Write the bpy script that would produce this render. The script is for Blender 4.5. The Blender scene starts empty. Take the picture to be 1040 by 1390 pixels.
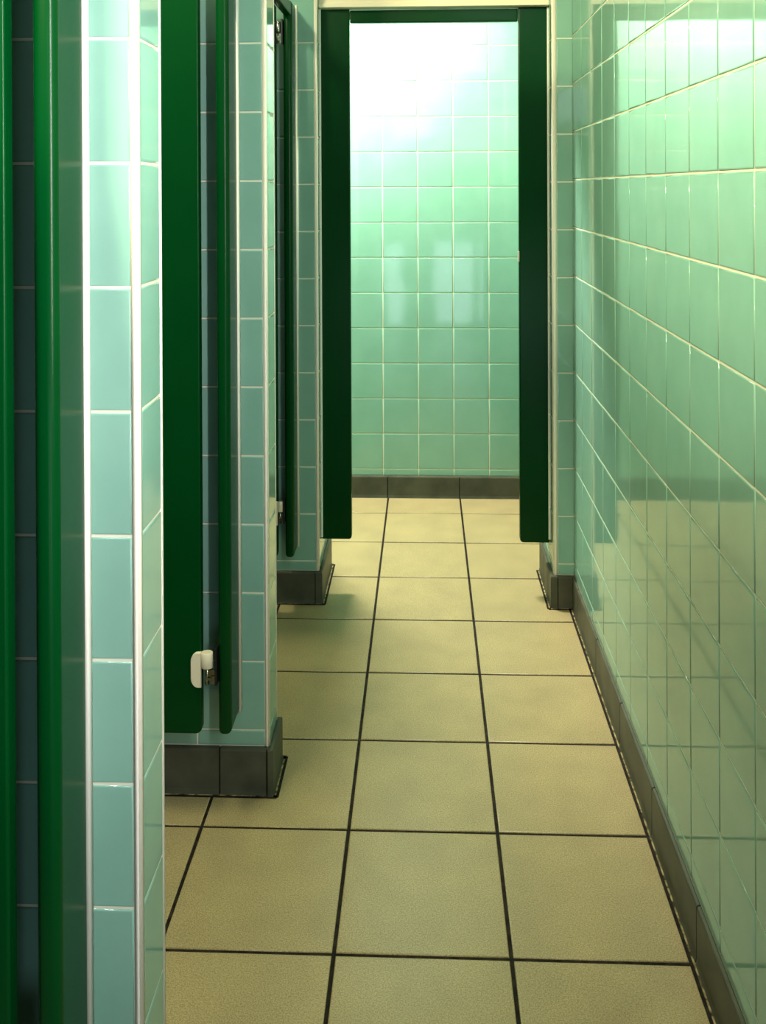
import bpy, math, random
from mathutils import Vector, Matrix
random.seed(7)
S = bpy.context.scene
COL = S.collection

# ------------------------------------------------------------------ helpers
def lin(r, g, b):
    f = lambda c: c / 12.92 if c <= .04045 else ((c + .055) / 1.055) ** 2.4
    return (f(r / 255), f(g / 255), f(b / 255), 1)

WL = {}      # world location of every object built
class MB:
    """collects verts / faces, with a material slot and a smooth flag per face"""
    def __init__(self):
        self.v, self.f, self.m, self.s = [], [], [], []
    def quad(self, pts, m=0, s=False):
        i = len(self.v)
        self.v += [Vector(p) for p in pts]
        self.f.append(list(range(i, i + len(pts)))); self.m.append(m); self.s.append(s)
    def box(self, x0, x1, y0, y1, z0, z1, m=0):
        i = len(self.v)
        self.v += [Vector(p) for p in ((x0,y0,z0),(x1,y0,z0),(x1,y1,z0),(x0,y1,z0),(x0,y0,z1),(x1,y0,z1),(x1,y1,z1),(x0,y1,z1))]
        for q in ((0,3,2,1),(4,5,6,7),(0,1,5,4),(1,2,6,5),(2,3,7,6),(3,0,4,7)):
            self.f.append([i + k for k in q]); self.m.append(m); self.s.append(False)
    def loops(self, rings, m=0, s=True, cap0=True, cap1=True):
        """rings of equal length joined by quads, closed around"""
        i = len(self.v); n = len(rings[0])
        for r in rings: self.v += [Vector(p) for p in r]
        for a in range(len(rings) - 1):
            for k in range(n):
                self.f.append([i + a*n + k, i + a*n + (k+1) % n, i + (a+1)*n + (k+1) % n, i + (a+1)*n + k])
                self.m.append(m); self.s.append(s)
        if cap0: self.f.append([i + k for k in reversed(range(n))]); self.m.append(m); self.s.append(False)
        if cap1: self.f.append([i + (len(rings)-1)*n + k for k in range(n)]); self.m.append(m); self.s.append(False)
    def build(self, name, mats, parent=None, bevel=0, off=(0, 0, 0)):
        me = bpy.data.meshes.new(name)
        o_ = Vector(off)
        me.from_pydata([tuple(p - o_) for p in self.v], [], self.f)
        for mt in mats: me.materials.append(mt)
        for p, a, b in zip(me.polygons, self.m, self.s):
            p.material_index = a; p.use_smooth = b
        me.update()
        ob = bpy.data.objects.new(name, me); COL.objects.link(ob)
        ob.location = o_
        WL[ob.name] = o_
        if parent is not None:
            ob.parent = parent
            ob.location = o_ - WL[parent.name]
        if bevel:
            md = ob.modifiers.new('bevel', 'BEVEL'); md.width = bevel; md.segments = 3; md.limit_method = 'ANGLE'
            md.harden_normals = True
        return ob

def rounded(x0, x1, y0, y1, r, seg=5):
    """rounded rectangle outline in the plane, counter-clockwise; r = radii (x0y0, x1y0, x1y1, x0y1)"""
    out = []
    for (cx, cy, rr, a0) in ((x0+r[0], y0+r[0], r[0], 180), (x1-r[1], y0+r[1], r[1], 270), (x1-r[2], y1-r[2], r[2], 0), (x0+r[3], y1-r[3], r[3], 90)):
        for k in range(seg + 1):
            a = math.radians(a0 + 90 * k / seg)
            out.append((cx + rr * math.cos(a), cy + rr * math.sin(a)))
    return out

def empty(name, loc, label, cat, group=None):
    o = bpy.data.objects.new(name, None); COL.objects.link(o); o.location = loc
    WL[o.name] = Vector(loc)
    o['label'] = label; o['category'] = cat; o['kind'] = 'thing'
    if group: o['group'] = group
    return o

def structure(o): o['kind'] = 'structure'; return o

# ------------------------------------------------------------------ materials
def mat(name, color, rough=.5, spec=.5, coat=0):
    m = bpy.data.materials.new(name); m.use_nodes = True
    b = m.node_tree.nodes['Principled BSDF']
    b.inputs['Base Color'].default_value = color
    b.inputs['Roughness'].default_value = rough
    b.inputs['Specular IOR Level'].default_value = spec
    b.inputs['Coat Weight'].default_value = coat
    return m, m.node_tree, b

def node(nt, t, **kw):
    n = nt.nodes.new(t)
    for k, v in kw.items():
        if k in n.inputs: n.inputs[k].default_value = v
        else: setattr(n, k, v)
    return n

def noise_mix(nt, b, c1, c2, scale, lo=.35, hi=.65, detail=3, sock='Base Color'):
    tc = node(nt, 'ShaderNodeTexCoord'); nz = node(nt, 'ShaderNodeTexNoise', Scale=scale, Detail=detail)
    nt.links.new(tc.outputs['Object'], nz.inputs['Vector'])
    r = node(nt, 'ShaderNodeValToRGB')
    r.color_ramp.elements[0].position = lo; r.color_ramp.elements[0].color = c1
    r.color_ramp.elements[1].position = hi; r.color_ramp.elements[1].color = c2
    nt.links.new(nz.outputs['Fac'], r.inputs['Fac'])
    nt.links.new(r.outputs['Color'], b.inputs[sock])
    return tc, r

def glazed(name, ca, cb, rough=.06, wave=.00035, spec=.5):
    m, nt, b = mat(name, ca, rough, spec)
    tc, r = noise_mix(nt, b, ca, cb, 9, .3, .7, 4)
    nz = node(nt, 'ShaderNodeTexNoise', Scale=7.0, Detail=1.0)
    nt.links.new(tc.outputs['Object'], nz.inputs['Vector'])
    bp = node(nt, 'ShaderNodeBump', Strength=1.0, Distance=wave)
    nt.links.new(nz.outputs['Fac'], bp.inputs['Height'])
    nt.links.new(bp.outputs['Normal'], b.inputs['Normal'])
    return m

TILE = glazed('glazed_green_tile', lin(122, 167, 149), lin(129, 174, 156))
GROUT, nt, b = mat('pale_wall_grout', lin(214, 214, 190), .8, .2)
TRIM, nt, b = mat('cream_plastic_trim', lin(236, 232, 214), .35)
CREAM, nt, b = mat('cream_paint', lin(236, 226, 196), .5, .3)
CEIL, nt, b = mat('grey_ceiling_paint', lin(120, 120, 112), .7, .2)
PLAIN, nt, b = mat('plain_wall_paint', lin(62, 84, 70), .5, .3)
DARKWALL, nt, b = mat('dark_painted_wall', lin(58, 70, 62), .5, .3)
SKIRT, nt, b = mat('grey_quarry_tile', lin(60, 61, 52), .45, .2)
noise_mix(nt, b, lin(64, 66, 54), lin(84, 86, 70), 14, .3, .7, 5)
JOINT, nt, b = mat('black_floor_grout', lin(30, 26, 18), .8, .2)
noise_mix(nt, b, lin(20, 16, 11), lin(52, 46, 34), 60, .4, .75, 4)
MORTAR, nt, b = mat('dirty_mortar', lin(150, 136, 90), .8, .2)
noise_mix(nt, b, lin(60, 50, 30), lin(170, 156, 110), 70, .38, .6, 5)

# speckled vinyl-like floor tile
FLOOR, nt, b = mat('speckled_floor_tile', lin(190, 184, 150), .33, .35)
tc = node(nt, 'ShaderNodeTexCoord')
n1 = node(nt, 'ShaderNodeTexNoise', Scale=420.0, Detail=2.0)
n2 = node(nt, 'ShaderNodeTexNoise', Scale=9.0, Detail=4.0)
vo = node(nt, 'ShaderNodeTexVoronoi', Scale=120.0)
for n in (n1, n2, vo): nt.links.new(tc.outputs['Object'], n.inputs['Vector'])
r1 = node(nt, 'ShaderNodeValToRGB')
e = r1.color_ramp.elements
e[0].position = .36; e[0].color = lin(143, 129, 90)
e[1].position = .66; e[1].color = lin(184, 168, 128)
e2 = r1.color_ramp.elements.new(.5); e2.color = lin(167, 152, 112)
nt.links.new(n1.outputs['Fac'], r1.inputs['Fac'])
r2 = node(nt, 'ShaderNodeValToRGB')
r2.color_ramp.elements[0].position = .3; r2.color_ramp.elements[0].color = (.9, .9, .88, 1)
r2.color_ramp.elements[1].position = .7; r2.color_ramp.elements[1].color = (1.06, 1.05, 1.0, 1)
nt.links.new(n2.outputs['Fac'], r2.inputs['Fac'])
mx = node(nt, 'ShaderNodeMix', data_type='RGBA', blend_type='MULTIPLY'); mx.inputs['Factor'].default_value = 1
nt.links.new(r1.outputs['Color'], mx.inputs['A']); nt.links.new(r2.outputs['Color'], mx.inputs['B'])
# sparse dark flecks
r3 = node(nt, 'ShaderNodeValToRGB')
r3.color_ramp.elements[0].position = .03; r3.color_ramp.elements[0].color = (.55, .5, .45, 1)
r3.color_ramp.elements[1].position = .13; r3.color_ramp.elements[1].color = (1, 1, 1, 1)
nt.links.new(vo.outputs['Distance'], r3.inputs['Fac'])
mx2 = node(nt, 'ShaderNodeMix', data_type='RGBA', blend_type='MULTIPLY'); mx2.inputs['Factor'].default_value = .6
nt.links.new(mx.outputs['Result'], mx2.inputs['A']); nt.links.new(r3.outputs['Color'], mx2.inputs['B'])
nt.links.new(mx2.outputs['Result'], b.inputs['Base Color'])
bp = node(nt, 'ShaderNodeBump', Strength=.2, Distance=.0002)
nt.links.new(n1.outputs['Fac'], bp.inputs['Height']); nt.links.new(bp.outputs['Normal'], b.inputs['Normal'])

GREEN, nt, b = mat('dark_green_laminate', lin(0, 84, 34), .25, .4)
b.inputs['IOR'].default_value = 1.25
noise_mix(nt, b, lin(0, 54, 19), lin(1, 59, 21), 5, .3, .7, 2)
SEAL, nt, b = mat('white_sealant', lin(236, 236, 222), .4)
HINGE, nt, b = mat('ivory_hinge_nylon', lin(226, 218, 190), .35)
STEEL, nt, b = mat('worn_steel', lin(150, 150, 140), .25); b.inputs['Metallic'].default_value = 1
BLACK, nt, b = mat('black_nylon', lin(18, 18, 20), .4)

# ------------------------------------------------------------------ tiled surfaces
T = .15
JT = .0036
def tiles(mb, o, u, v, n, us, vs, mi=0, j=JT, tilt=.0013, depth=.0015, ends=True):
    """lay glazed tiles in the cells of the lines us x vs of the plane o + a*u + b*v, standing `depth` proud of the bed at n=0"""
    o, u, v, n = Vector(o), Vector(u), Vector(v), Vector(n)
    flip = u.cross(v).dot(n) < 0
    for a in range(len(us) - 1):
        for c in range(len(vs) - 1):
            u0, u1, v0, v1 = us[a] + j/2, us[a+1] - j/2, vs[c] + j/2, vs[c+1] - j/2
            if u1 - u0 < .004 or v1 - v0 < .004: continue
            ta, tb = random.gauss(0, tilt), random.gauss(0, tilt)
            dz = random.gauss(0, .00012)
            uc, vc = (u0+u1)/2, (v0+v1)/2
            i = len(mb.v)
            for ins, d in ((0, -.0002), (.0003, depth*.62), (.0012, depth*.92), (.003, depth)):
                for (p, q) in ((u0+ins, v0+ins), (u1-ins, v0+ins), (u1-ins, v1-ins), (u0+ins, v1-ins)):
                    w = d if d < 0 else d + ta*(p-uc) + tb*(q-vc) + dz
                    mb.v.append(o + u*p + v*q + n*w)
            for k in range(3):
                for e_ in range(4):
                    f = [i+k*4+e_, i+k*4+(e_+1) % 4, i+k*4+4+(e_+1) % 4, i+k*4+4+e_]
                    mb.f.append(f[::-1] if flip else f); mb.m.append(mi); mb.s.append(True)
            f = [i+12, i+13, i+14, i+15]
            mb.f.append(f[::-1] if flip else f); mb.m.append(mi); mb.s.append(False)

def lines(a, b, first, step):
    """grid lines at first + k*step clipped to [a, b], with the ends"""
    k = math.ceil((a - first) / step + .02)
    out = [a]
    while first + k*step < b - .004:
        if first + k*step > a + .004: out.append(first + k*step)
        k += 1
    return out + [b]

# ------------------------------------------------------------------ the room's measures
XR = .462            # tiled face of the long plain wall
XN = -.345           # end faces of the partitions
XL = -1.62           # back of the cubicles
YB = -.75           # wall behind the camera
YF = 3.885           # end wall
ZC = 2.70            # ceiling
ZP = 2.15
SK = .10             # skirting height
BED = .0015

# floor ------------------------------------------------------------
FT = .305
mb = MB()
mb.quad([(XL-.1, YB-.1, -.0022), (XR+.1, YB-.1, -.0022), (XR+.1, YF+.1, -.0022), (XL-.1, YF+.1, -.0022)], 1)
tiles(mb, (0, 0, -.0022), (1, 0, 0), (0, 1, 0), (0, 0, 1), lines(XL-.1, XR+.1, -.1627, FT), lines(YB-.1, YF+.1, 3.6972, FT), 0, .0068, .0004, .0022)
structure(mb.build('floor', [FLOOR, JOINT]))
mb = MB(); mb.box(XL-.1, XR+.1, YB-.1, YF+.1, ZC, ZC+.08)
structure(mb.build('ceiling', [CEIL]))

# long plain wall ---------------------------------------------------
mb = MB()
mb.box(XR+BED, XR+.12, YB, YF, 0, ZC, 1)
RW = lines(SK, ZC, .142, T)
tiles(mb, (XR+BED, 0, 0), (0, 1, 0), (0, 0, 1), (-1, 0, 0), lines(YB, YF, 2.0916, .1577), RW)
structure(mb.build('wall_right', [TILE, GROUT]))
# end wall
mb = MB()
mb.box(XL, XR, YF+BED, YF+.12, 0, ZC, 1)
tiles(mb, (0, YF+BED, 0), (1, 0, 0), (0, 0, 1), (0, -1, 0), lines(XL, XR, -.1829, T), lines(SK-.008, ZC, .121, T))
structure(mb.build('wall_far', [TILE, GROUT]))
# back of the cubicles and the wall behind the camera with its doorway to daylight
mb = MB(); mb.box(XL-.12, XL, YB, YF, 0, ZC)
structure(mb.build('wall_left', [PLAIN]))
PANES = [(-.37, -.21, .04, .80), (.09, .43, .04, .80), (-.28, .06, 1.78, 2.06)]    # x0, x1, z0, z1
mb = MB()
mb.box(XL, XR, YB-.12, YB, 2.06, ZC); mb.box(XL, XR, YB-.12, YB, .80, 1.78); mb.box(XL, XR, YB-.12, YB, 0, .04)
for x0, x1, z0, z1 in ((XL, -.41, .04, .8), (-.20, .09, .04, .8), (.43, XR, .04, .8), (XL, -.28, 1.78, 2.06), (.06, XR, 1.78, 2.06)):
    mb.box(x0, x1, YB-.12, YB, z0, z1)
structure(mb.build('wall_behind', [DARKWALL]))

# partitions --------------------------------------------------------
def partition(name, y0, y1, row, x1=XN, x0=XL, top=ZP):
    mb = MB()
    mb.box(x0, x1-BED, y0+BED, y1-BED, 0, top, 1)
    vs = lines(SK, top, row, T)
    tr = .0085
    tiles(mb, (0, y0+BED, 0), (1, 0, 0), (0, 0, 1), (0, -1, 0), lines(x0, x1-tr, x1-tr, T), vs)
    tiles(mb, (0, y1-BED, 0), (1, 0, 0), (0, 0, 1), (0, 1, 0), lines(x0, x1-tr, x1-tr, T), vs)
    tiles(mb, (x1-BED, 0, 0), (0, 1, 0), (0, 0, 1), (1, 0, 0), ([y0+tr, y1-tr] if y1-y0 < .16 else lines(y0+tr, y1-tr, y0+tr, T)), vs)
    o = structure(mb.build(name, [TILE, GROUT]))
    # rounded plastic trims up the two corners
    for (yy, sg) in ((y0, 1), (y1, -1)):
        t = MB()
        prof = [(x1-tr, yy-sg*.0006), (x1-.004, yy-sg*.0006)]
        for k in range(6):
            a = math.radians(-90 + 90*k/5)
            prof.append((x1-.004+.0046*math.cos(a), yy+sg*(.004+.0046*math.sin(a))))
        prof += [(x1+.0006, yy+sg*tr), (x1-.003, yy+sg*tr), (x1-tr, yy+sg*.003)]
        if sg < 0: prof = prof[::-1]
        t.loops([[(p, q, SK) for p, q in prof], [(p, q, top) for p, q in prof]])
        t.build('edge_trim', [TRIM], o)
    return o

P1 = partition('wall_partition_1', 1.0855, 1.1845, .150)
P2 = partition('wall_partition_2', 1.9777, 2.0835, .135)
P3 = partition('wall_partition_3', 2.893, 3.165, .131, x1=-.342)
# stub of wall on the plain side of the doorway
def stub(name, x0, y0, y1, row):
    mb = MB(); tr = .013
    mb.box(x0+BED, XR, y0+BED, y1-BED, 0, ZC, 1)
    vs = lines(SK, ZC, row, T)
    tiles(mb, (0, y0+BED, 0), (1, 0, 0), (0, 0, 1), (0, -1, 0), [x0+tr, XR+.002], vs)
    tiles(mb, (0, y1-BED, 0), (1, 0, 0), (0, 0, 1), (0, 1, 0), [x0+tr, XR], vs)
    tiles(mb, (x0+BED, 0, 0), (0, 1, 0), (0, 0, 1), (-1, 0, 0), lines(y0+tr, y1-tr, y0+tr+.1, T), vs)
    o = structure(mb.build(name, [TILE, GROUT]))
    t = MB()
    for (yy, sg) in ((y0, 1), (y1, -1)):
        t = MB()
        prof = [(x0+tr, yy-sg*.0006), (x0+.004, yy-sg*.0006)]
        for k in range(6):
            a = math.radians(-90 - 90*k/5)
            prof.append((x0+.004+.0046*math.cos(a), yy+sg*(.004+.0046*math.sin(a))))
        prof += [(x0-.0006, yy+sg*tr), (x0+.003, yy+sg*tr), (x0+tr, yy+sg*.003)]
        if sg > 0: prof = prof[::-1]
        t.loops([[(p, q, SK) for p, q in prof], [(p, q, ZC) for p, q in prof]])
        t.build('edge_trim', [TRIM], o)
    return o
XS = .398
P4 = stub('wall_stub', XS, 2.8818, 3.155, .135)
# cream bulkhead over the doorway
mb = MB()
mb.box(-.342, XS, 2.945, 3.155, 1.901, ZC)
mb.box(-.342, XS, 2.938, 2.945, 1.901, 1.915)
structure(mb.build('wall_lintel', [CREAM], bevel=.002))

# unseen blocker added to shade the lower long wall, shaped like a closed cubicle front
mb = MB(); mb.box(XL, -.409, .20, .298, 0, 1.898); mb.box(-.437, -.409, YB, .20, 0, 1.898)
structure(mb.build('wall_light_blocker', [GREEN]))

# skirtings: coved quarry tiles with dark joints ---------------------
def skirting(name, path, joints, foot=.012, h=SK, parent_closed=False, grout=True):
    """path: list of (x, y) wall-face points, the tiles stand to the right-hand side of the walking direction"""
    mb = MB()
    for s in range(len(path) - 1):
        a, b = Vector((*path[s], 0)), Vector((*path[s+1], 0))
        d = (b - a); L = d.length; d.normalize()
        n = Vector((d.y, -d.x, 0))
        e0 = foot if s > 0 else 0          # run past outer corners so the mitres close
        e1 = foot if s < len(path) - 2 else 0
        cuts = sorted([-e0] + [c for (k, c) in joints if k == s and -e0+.012 < c < L+e1-.012] + [L+e1])
        prof = [(0, 0), (foot+.0025, 0), (foot+.001, .005), (foot, .012), (foot, h-.006), (foot-.0015, h-.0018), (foot-.006, h), (0, h)]
        for c in range(len(cuts) - 1):
            g0 = .0018 if c > 0 else (0 if not e0 else 0)
            g1 = .0018 if c < len(cuts) - 2 else 0
            rings = []
            for t in (cuts[c]+g0, cuts[c+1]-g1):
                ring = []
                for (w, z) in prof:
                    # mitre at the corners
                    tt = t
                    if c == 0 and s > 0: tt = t + (foot - w) if w < foot else t
                    if c == len(cuts)-2 and s < len(path)-2: tt = t - (foot - w) if w < foot else t
                    p = a + d*tt + n*w; ring.append((p.x, p.y, z))
                rings.append(ring)
            mb.loops(rings[::-1], 0, False)
        # joint filler just behind the tile faces, and the dark line on the floor
        f0, f1 = foot - .0015, h - .002
        P = lambda t, w, z: tuple((a + d*t + n*w) + Vector((0, 0, z)))
        for c in cuts[1:-1]:
            mb.loops([[P(c-.003, 0, 0), P(c-.003, f0, 0), P(c-.003, f0, f1), P(c-.003, 0, f1)][::-1], [P(c+.003, 0, 0), P(c+.003, f0, 0), P(c+.003, f0, f1), P(c+.003, 0, f1)][::-1]][::1], 1, False)
        if grout:
            w0, w1 = foot+.0055, foot+.0118
            wm = foot
            z = .0007
            q0, q1 = -e0-.008 if e0 else 0, L+e1+.008 if e1 else L
            q = [P(q0, w0, z), P(q0, w1, z), P(q1, w1, z), P(q1, w0, z)]
            mb.quad(q, 1)
            mb.quad([P(q0, wm, z), P(q0, w0, z), P(q1, w0, z), P(q1, wm, z)], 2)
    return structure(mb.build(name, [SKIRT, JOINT, MORTAR]))

# walking so that the room lies on the right-hand side of each run
skirting('baseboard_right', [(XR, 2.8818), (XR, YB)], [(0, 2.8818-(.0+ 3.6972-FT*k)) for k in range(3, 17)], foot=.0075)
skirting('baseboard_stub', [(XS, 3.155), (XS, 2.8818), (XR, 2.8818)], [(0, .12), (1, .012)], foot=.0105)
skirting('baseboard_partition_1', [(XL, 1.0855), (XN, 1.0855), (XN, 1.1845), (XL, 1.1845)], [(0, 1.15)], foot=.0105)
skirting('baseboard_partition_2', [(XL, 1.9777), (XN, 1.9777), (XN, 2.0835), (XL, 2.0835)], [(0, -.4525-XL+0), (0, XN-.004-XL), (0, .85), (0, .55)], foot=.0105)
skirting('baseboard_partition_3', [(XL, 2.893), (-.342, 2.893), (-.342, 3.165), (XL, 3.165)], [(0, -.354-XL), (0, .95), (1, .02)], foot=.0105)
skirting('baseboard_far', [(XL, YF), (XR, YF)], [(0, -.165-XL+FT*k) for k in range(-4, 3)], foot=.0105, h=.092, grout=False)

# ------------------------------------------------------------------ green cubicle fronts
def slab(x0, x1, y0, y1, z0, z1, r, cr=(0, 0, 0, 0), axis='x', seg=5, e=.003):
    """board whose outline (cr = corner radii) lies in the plane across `axis`, with edges rounded by r"""
    mb = MB()
    if axis == 'y':
        ol = lambda k: rounded(x0+k, x1-k, z0+k, z1-k, [max(c-k, .001) for c in cr], seg)
        a0, a1 = y0, y1
        put = lambda p, t: (p[0], t, p[1])
    else:
        ol = lambda k: rounded(y0+k, y1-k, z0+k, z1-k, [max(c-k, .001) for c in cr], seg)
        a0, a1 = x0, x1
        put = lambda p, t: (t, p[0], p[1])
    rings = []
    n = 5
    for i in range(n+1):
        th = math.pi/2*i/n
        rings.append([put(p, a0 + r*(1-math.sin(th))) for p in ol(r*(1-math.cos(th)))][::1])
    rings = rings[::-1]
    tail = []
    for i in range(n+1):
        th = math.pi/2*i/n
        tail.append([put(p, a1 - r*(1-math.sin(th))) for p in ol(r*(1-math.cos(th)))])
    rings = rings + tail[::-1] if False else rings[::-1][::-1]
    rings = rings[::1]
    seq = sorted(rings + tail, key=lambda q: sum((v[1] if axis == 'y' else v[0]) for v in q))
    if axis == 'y': seq = seq[::-1]
    mb.loops(seq, 0, True)
    return mb

ZB, ZT = .178, 1.898         # underside and top of the hanging posts
XP0, XP1 = -.437, -.409      # thickness of the posts of the side cubicles
def cubicle_frame(yw, y_prev, label):
    """post hung on the partition face at yw, rail running back to the previous partition at y_prev"""
    e = empty('toilet_cubicle', (-.423, yw, 0), label, 'toilet cubicle', 'fronts of the side cubicles')
    p = slab(XP0, XP1, yw-.09, yw, ZB, ZT, .011, (.004, .002, .002, .004)).build('post', [GREEN], e, off=(-.423, yw-.045, 0))
    s = MB()
    prof = [(XP1-.001, yw-.0005), (XP1-.001, yw-.009), (XP1+.003, yw-.006), (XP1+.0052, yw-.0005)]
    s.loops([[(a, b_, ZB+.0) for a, b_ in prof][::-1], [(a, b_, ZT) for a, b_ in prof][::-1]][::-1])
    s.build('sealant_bead', [SEAL], e)
    slab(XP0, XP1, y_prev+.002, y_prev+.09, ZB, ZT, .011, (.002, .004, .004, .002)).build('post', [GREEN], e, off=(-.423, y_prev+.045, 0))
    r = MB(); r.box(XP0+.002, XP1-.002, y_prev+.088, yw-.088, 1.852, 1.892)
    r.build('top_rail', [GREEN], e, bevel=.003)
    return e

frame1 = cubicle_frame(1.0855, .30, 'dark green cubicle door and post on the partition closest to the camera')
frame2 = cubicle_frame(1.9777, 1.1845, 'dark green cubicle door with ivory bottom hinge and post on the middle partition')
frame3 = cubicle_frame(2.893, 2.0835, 'thin dark green strip of cubicle door and post beside the end doorway')

def hinge(parent, x, y, z, dark=False):
    """flag on the door face, knuckle at the post and the bracket on the post"""
    h = MB()
    # D-shaped plate: straight side towards the post
    hh, w = .037, .0215
    ol = [(x, z-hh)]
    ol += [(x, z+hh)]
    for k in range(9):
        a = math.radians(90 + 90*k/8); ol.append((x-.006 + (w-.006)*math.cos(a), z+hh-.02+.02*math.sin(a)))
    for k in range(9):
        a = math.radians(180 + 90*k/8); ol.append((x-.006 + (w-.006)*math.cos(a), z-hh+.02+.02*math.sin(a)))
    ol = ol[1:] + ol[:1]
    ol = ol[::-1]
    h.loops([[(p, y-.001+.002, q) for p, q in ol], [(p, y-.004, q) for p, q in ol], [(p + (x-.01-p)*.12, y-.006, z+(q-z)*.95) for p, q in ol]][::-1], 0, False)
    k = MB()
    g = XP0 - x                         # gap between door edge and post
    R = min(.0125, g*.37)
    cx, cy = x + R, y-.002
    ring = lambda zz, rr: [(cx+rr*math.cos(math.radians(t*20)), cy+rr*.8*math.sin(math.radians(t*20)), zz) for t in range(18)]
    k.loops([ring(z+.005, R-.001), ring(z+.006, R), ring(z+.036, R), ring(z+.037, R-.001)])
    xb = XP0 - .0045
    pn = MB()
    pn.loops([[(cx+.004*math.cos(math.radians(t*45)), cy+.004*math.sin(math.radians(t*45)), zz) for t in range(8)] for zz in (z-.03, z+.004)])
    pn.box(cx-.004, xb, cy-.003, cy+.002, z-.012, z+.001)
    pn.box((cx+xb)/2, xb, cy-.003, cy+.002, z-.028, z-.010)
    pn.box(cx-.001, (cx+xb)/2+.002, cy-.004, cy+.001, z-.02, z-.015)
    br = MB()
    br.box(xb, XP0+.0003, cy-.006, cy+.014, z-.030, z+.046)
    for part, slot in ((k, 1), (pn, 2), (br, 3)):
        i = len(h.v); h.v += part.v
        for f_, s_ in zip(part.f, part.s):
            h.f.append([i + q for q in f_]); h.m.append(slot); h.s.append(s_)
    hg = h.build('hinge', [BLACK if dark else HINGE, STEEL if dark else HINGE, STEEL, BLACK], parent)
    hg['label'] = 'dark worn hinge' if dark else 'ivory hinge with a rounded flag plate'
    return hg

def cubicle_door(e, x1, y, w=.60):
    d = slab(x1-w, x1, y, y+.022, ZB+.002, 1.885, .0035, (.004, .012, .006, .006), axis='y').build('door', [GREEN], e, off=(x1, y+.011, 0))
    hinge(d, x1, y, .316)
    hinge(d, x1, y, 1.793, dark=True)
cubicle_door(frame1, -.4610, .985)
cubicle_door(frame2, -.4710, 1.885)
cubicle_door(frame3, -.4590, 2.800)

# frame of the end doorway
YD = 2.968
e = empty('doorway_frame', (.027, YD+.015, 0), 'dark green frame of two hanging posts and narrow top rail in the end doorway', 'door frame')
slab(-.3415, -.2445, YD, YD+.03, .172, 1.9, .004, (.002, .010, .002, .002), axis='y').build('post', [GREEN], e, off=(-.293, YD+.015, 0))
slab(.3025, .3975, YD, YD+.03, .167, 1.9, .004, (.012, .002, .002, .002), axis='y').build('post', [GREEN], e, off=(.350, YD+.015, 0))
r = slab(-.243, .301, YD+.003, YD+.029, 1.856, 1.897, .004, (.003, .003, .003, .003), axis='y')
r.build('top_rail', [GREEN], e)
k = MB(); k.box(.2985, .3035, YD-.001, YD+.006, 1.078, 1.112)
k = k.build('latch_keep', [HINGE], e, bevel=.001); k['label'] = 'small ivory latch keep'
for x, sg in ((-.3415, -1), (.3975, 1)):
    s = MB(); s.box(x-.0035, x+.0035, YD-.004, YD+.004, .18, 1.9)
    s.build('sealant_bead', [SEAL], e)

# ------------------------------------------------------------------ lights
def area(name, loc, rot, sx, sy, power, color, spread=math.pi):
    l = bpy.data.lights.new(name, 'AREA'); l.shape = 'RECTANGLE'; l.size = sx; l.size_y = sy
    l.energy = power; l.color = color; l.spread = spread
    o = bpy.data.objects.new(name, l); COL.objects.link(o)
    o.location = loc; o.rotation_euler = rot
    return o
def aim(o, t):
    o.rotation_euler = (Vector(t) - o.location).to_track_quat('-Z', 'Y').to_euler()
    return o
area('end_room_lamp', (-.45, 3.55, 2.43), (0, 0, 0), .5, .2, 110, (1, .97, .82))
area('corridor_lamp', (.34, .35, 2.43), (0, 0, 0), .10, .8, 9, (.95, .95, 1))
aim(area('partition_fill', (XR-.02, .12, 1.55), (0, 0, 0), .06, 1.1, 26, (1, .90, .94), math.radians(112)), (XR-1.02, .62, 1.5))  # added fill light for the partition fronts, not a known fitting
aim(area('cubicle_lamp', (-.85, 1.5, 2.43), (0, 0, 0), .6, .10, 30, (1, .92, .60)), (.46, 1.7, 1.4))
area('cubicle_lamp', (-.66, 2.846, 2.43), (0, 0, 0), .2, .04, 1.6, (1, .96, .6), math.radians(50))  # small fill light added to brighten the gap beside the third door
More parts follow.
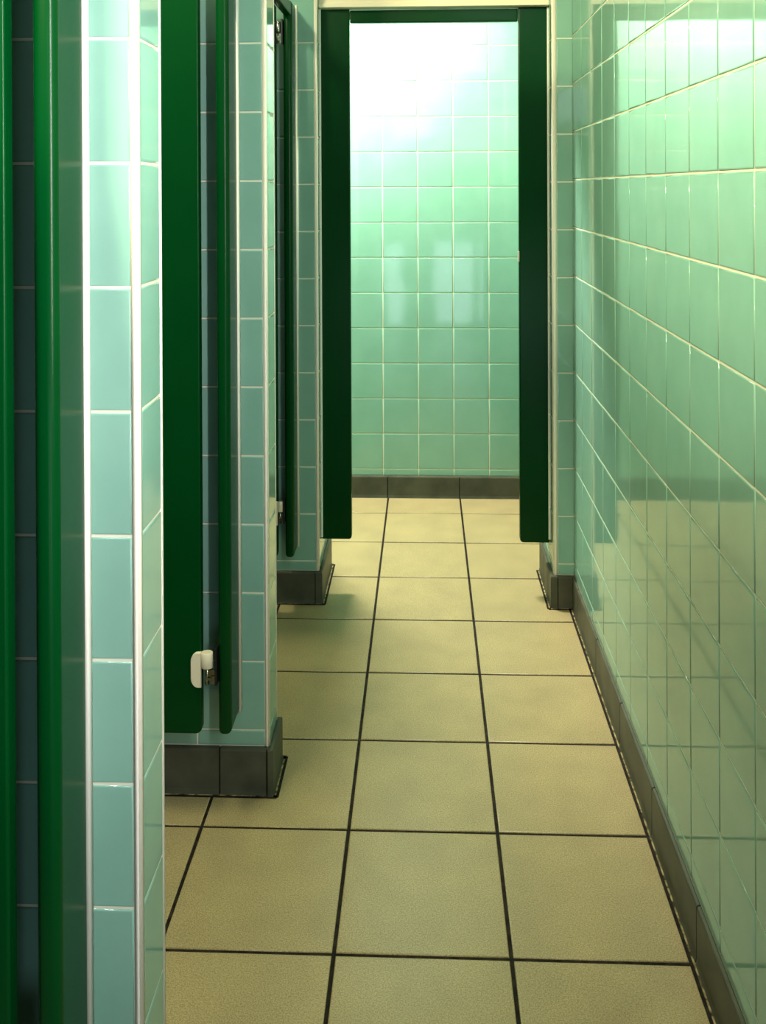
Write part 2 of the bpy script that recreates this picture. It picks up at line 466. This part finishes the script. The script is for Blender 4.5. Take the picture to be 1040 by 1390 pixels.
aim(area('wall_fill', (-1.07, -.6, 2.64), (0, 0, 0), .5, .08, 45, (1, .90, .56), math.radians(110)), (.46, 1.4, 1.5))  # unseen fill light added to brighten the upper part of the long wall
for k, (x0, x1, z0, z1) in enumerate(PANES):      # daylight through the panes behind the camera
    area('daylight_pane', ((x0+x1)/2, YB-.05, (z0+z1)/2), (math.radians(90), 0, 0), x1-x0, z1-z0, math.pi*5*(x1-x0)*(z1-z0), (.74, .88, 1))
W = bpy.data.worlds.new('World'); S.world = W; W.use_nodes = True
W.node_tree.nodes['Background'].inputs['Color'].default_value = (.6, .75, 1, 1)
W.node_tree.nodes['Background'].inputs['Strength'].default_value = .02

# ------------------------------------------------------------------ camera
f, cx, cy, H = 1239.98, 530.08, 260.34, 1.31875
pitch, roll, yaw = .00439, -.00413, .03816
R = Vector((math.cos(yaw), math.sin(yaw), 0))
F = Vector((-math.sin(yaw)*math.cos(pitch), math.cos(yaw)*math.cos(pitch), -math.sin(pitch)))
U = Vector((-math.sin(pitch)*math.sin(yaw), math.sin(pitch)*math.cos(yaw), math.cos(pitch)))
R2 = R*math.cos(roll) + U*math.sin(roll); U2 = U*math.cos(roll) - R*math.sin(roll)
M = Matrix(((R2.x, U2.x, -F.x, 0), (R2.y, U2.y, -F.y, 0), (R2.z, U2.z, -F.z, H), (0, 0, 0, 1)))
cd = bpy.data.cameras.new('camera'); cam = bpy.data.objects.new('camera', cd); COL.objects.link(cam)
cam.matrix_world = M
cd.sensor_fit = 'HORIZONTAL'; cd.sensor_width = 36; cd.lens = f/1040*36
cd.shift_x = (520-cx)/1040; cd.shift_y = (cy-695)/1040
cd.clip_start = .02
S.camera = cam

vs = S.view_settings
S.display_settings.display_device = 'sRGB'
vs.view_transform = 'Standard'; vs.look = 'None'; vs.gamma = 1; vs.use_curve_mapping = False; vs.exposure = 0
S.cycles.max_bounces = 10; S.cycles.diffuse_bounces = 6; S.cycles.glossy_bounces = 6
S.cycles.use_denoising = True
S.cycles.sample_clamp_indirect = 6
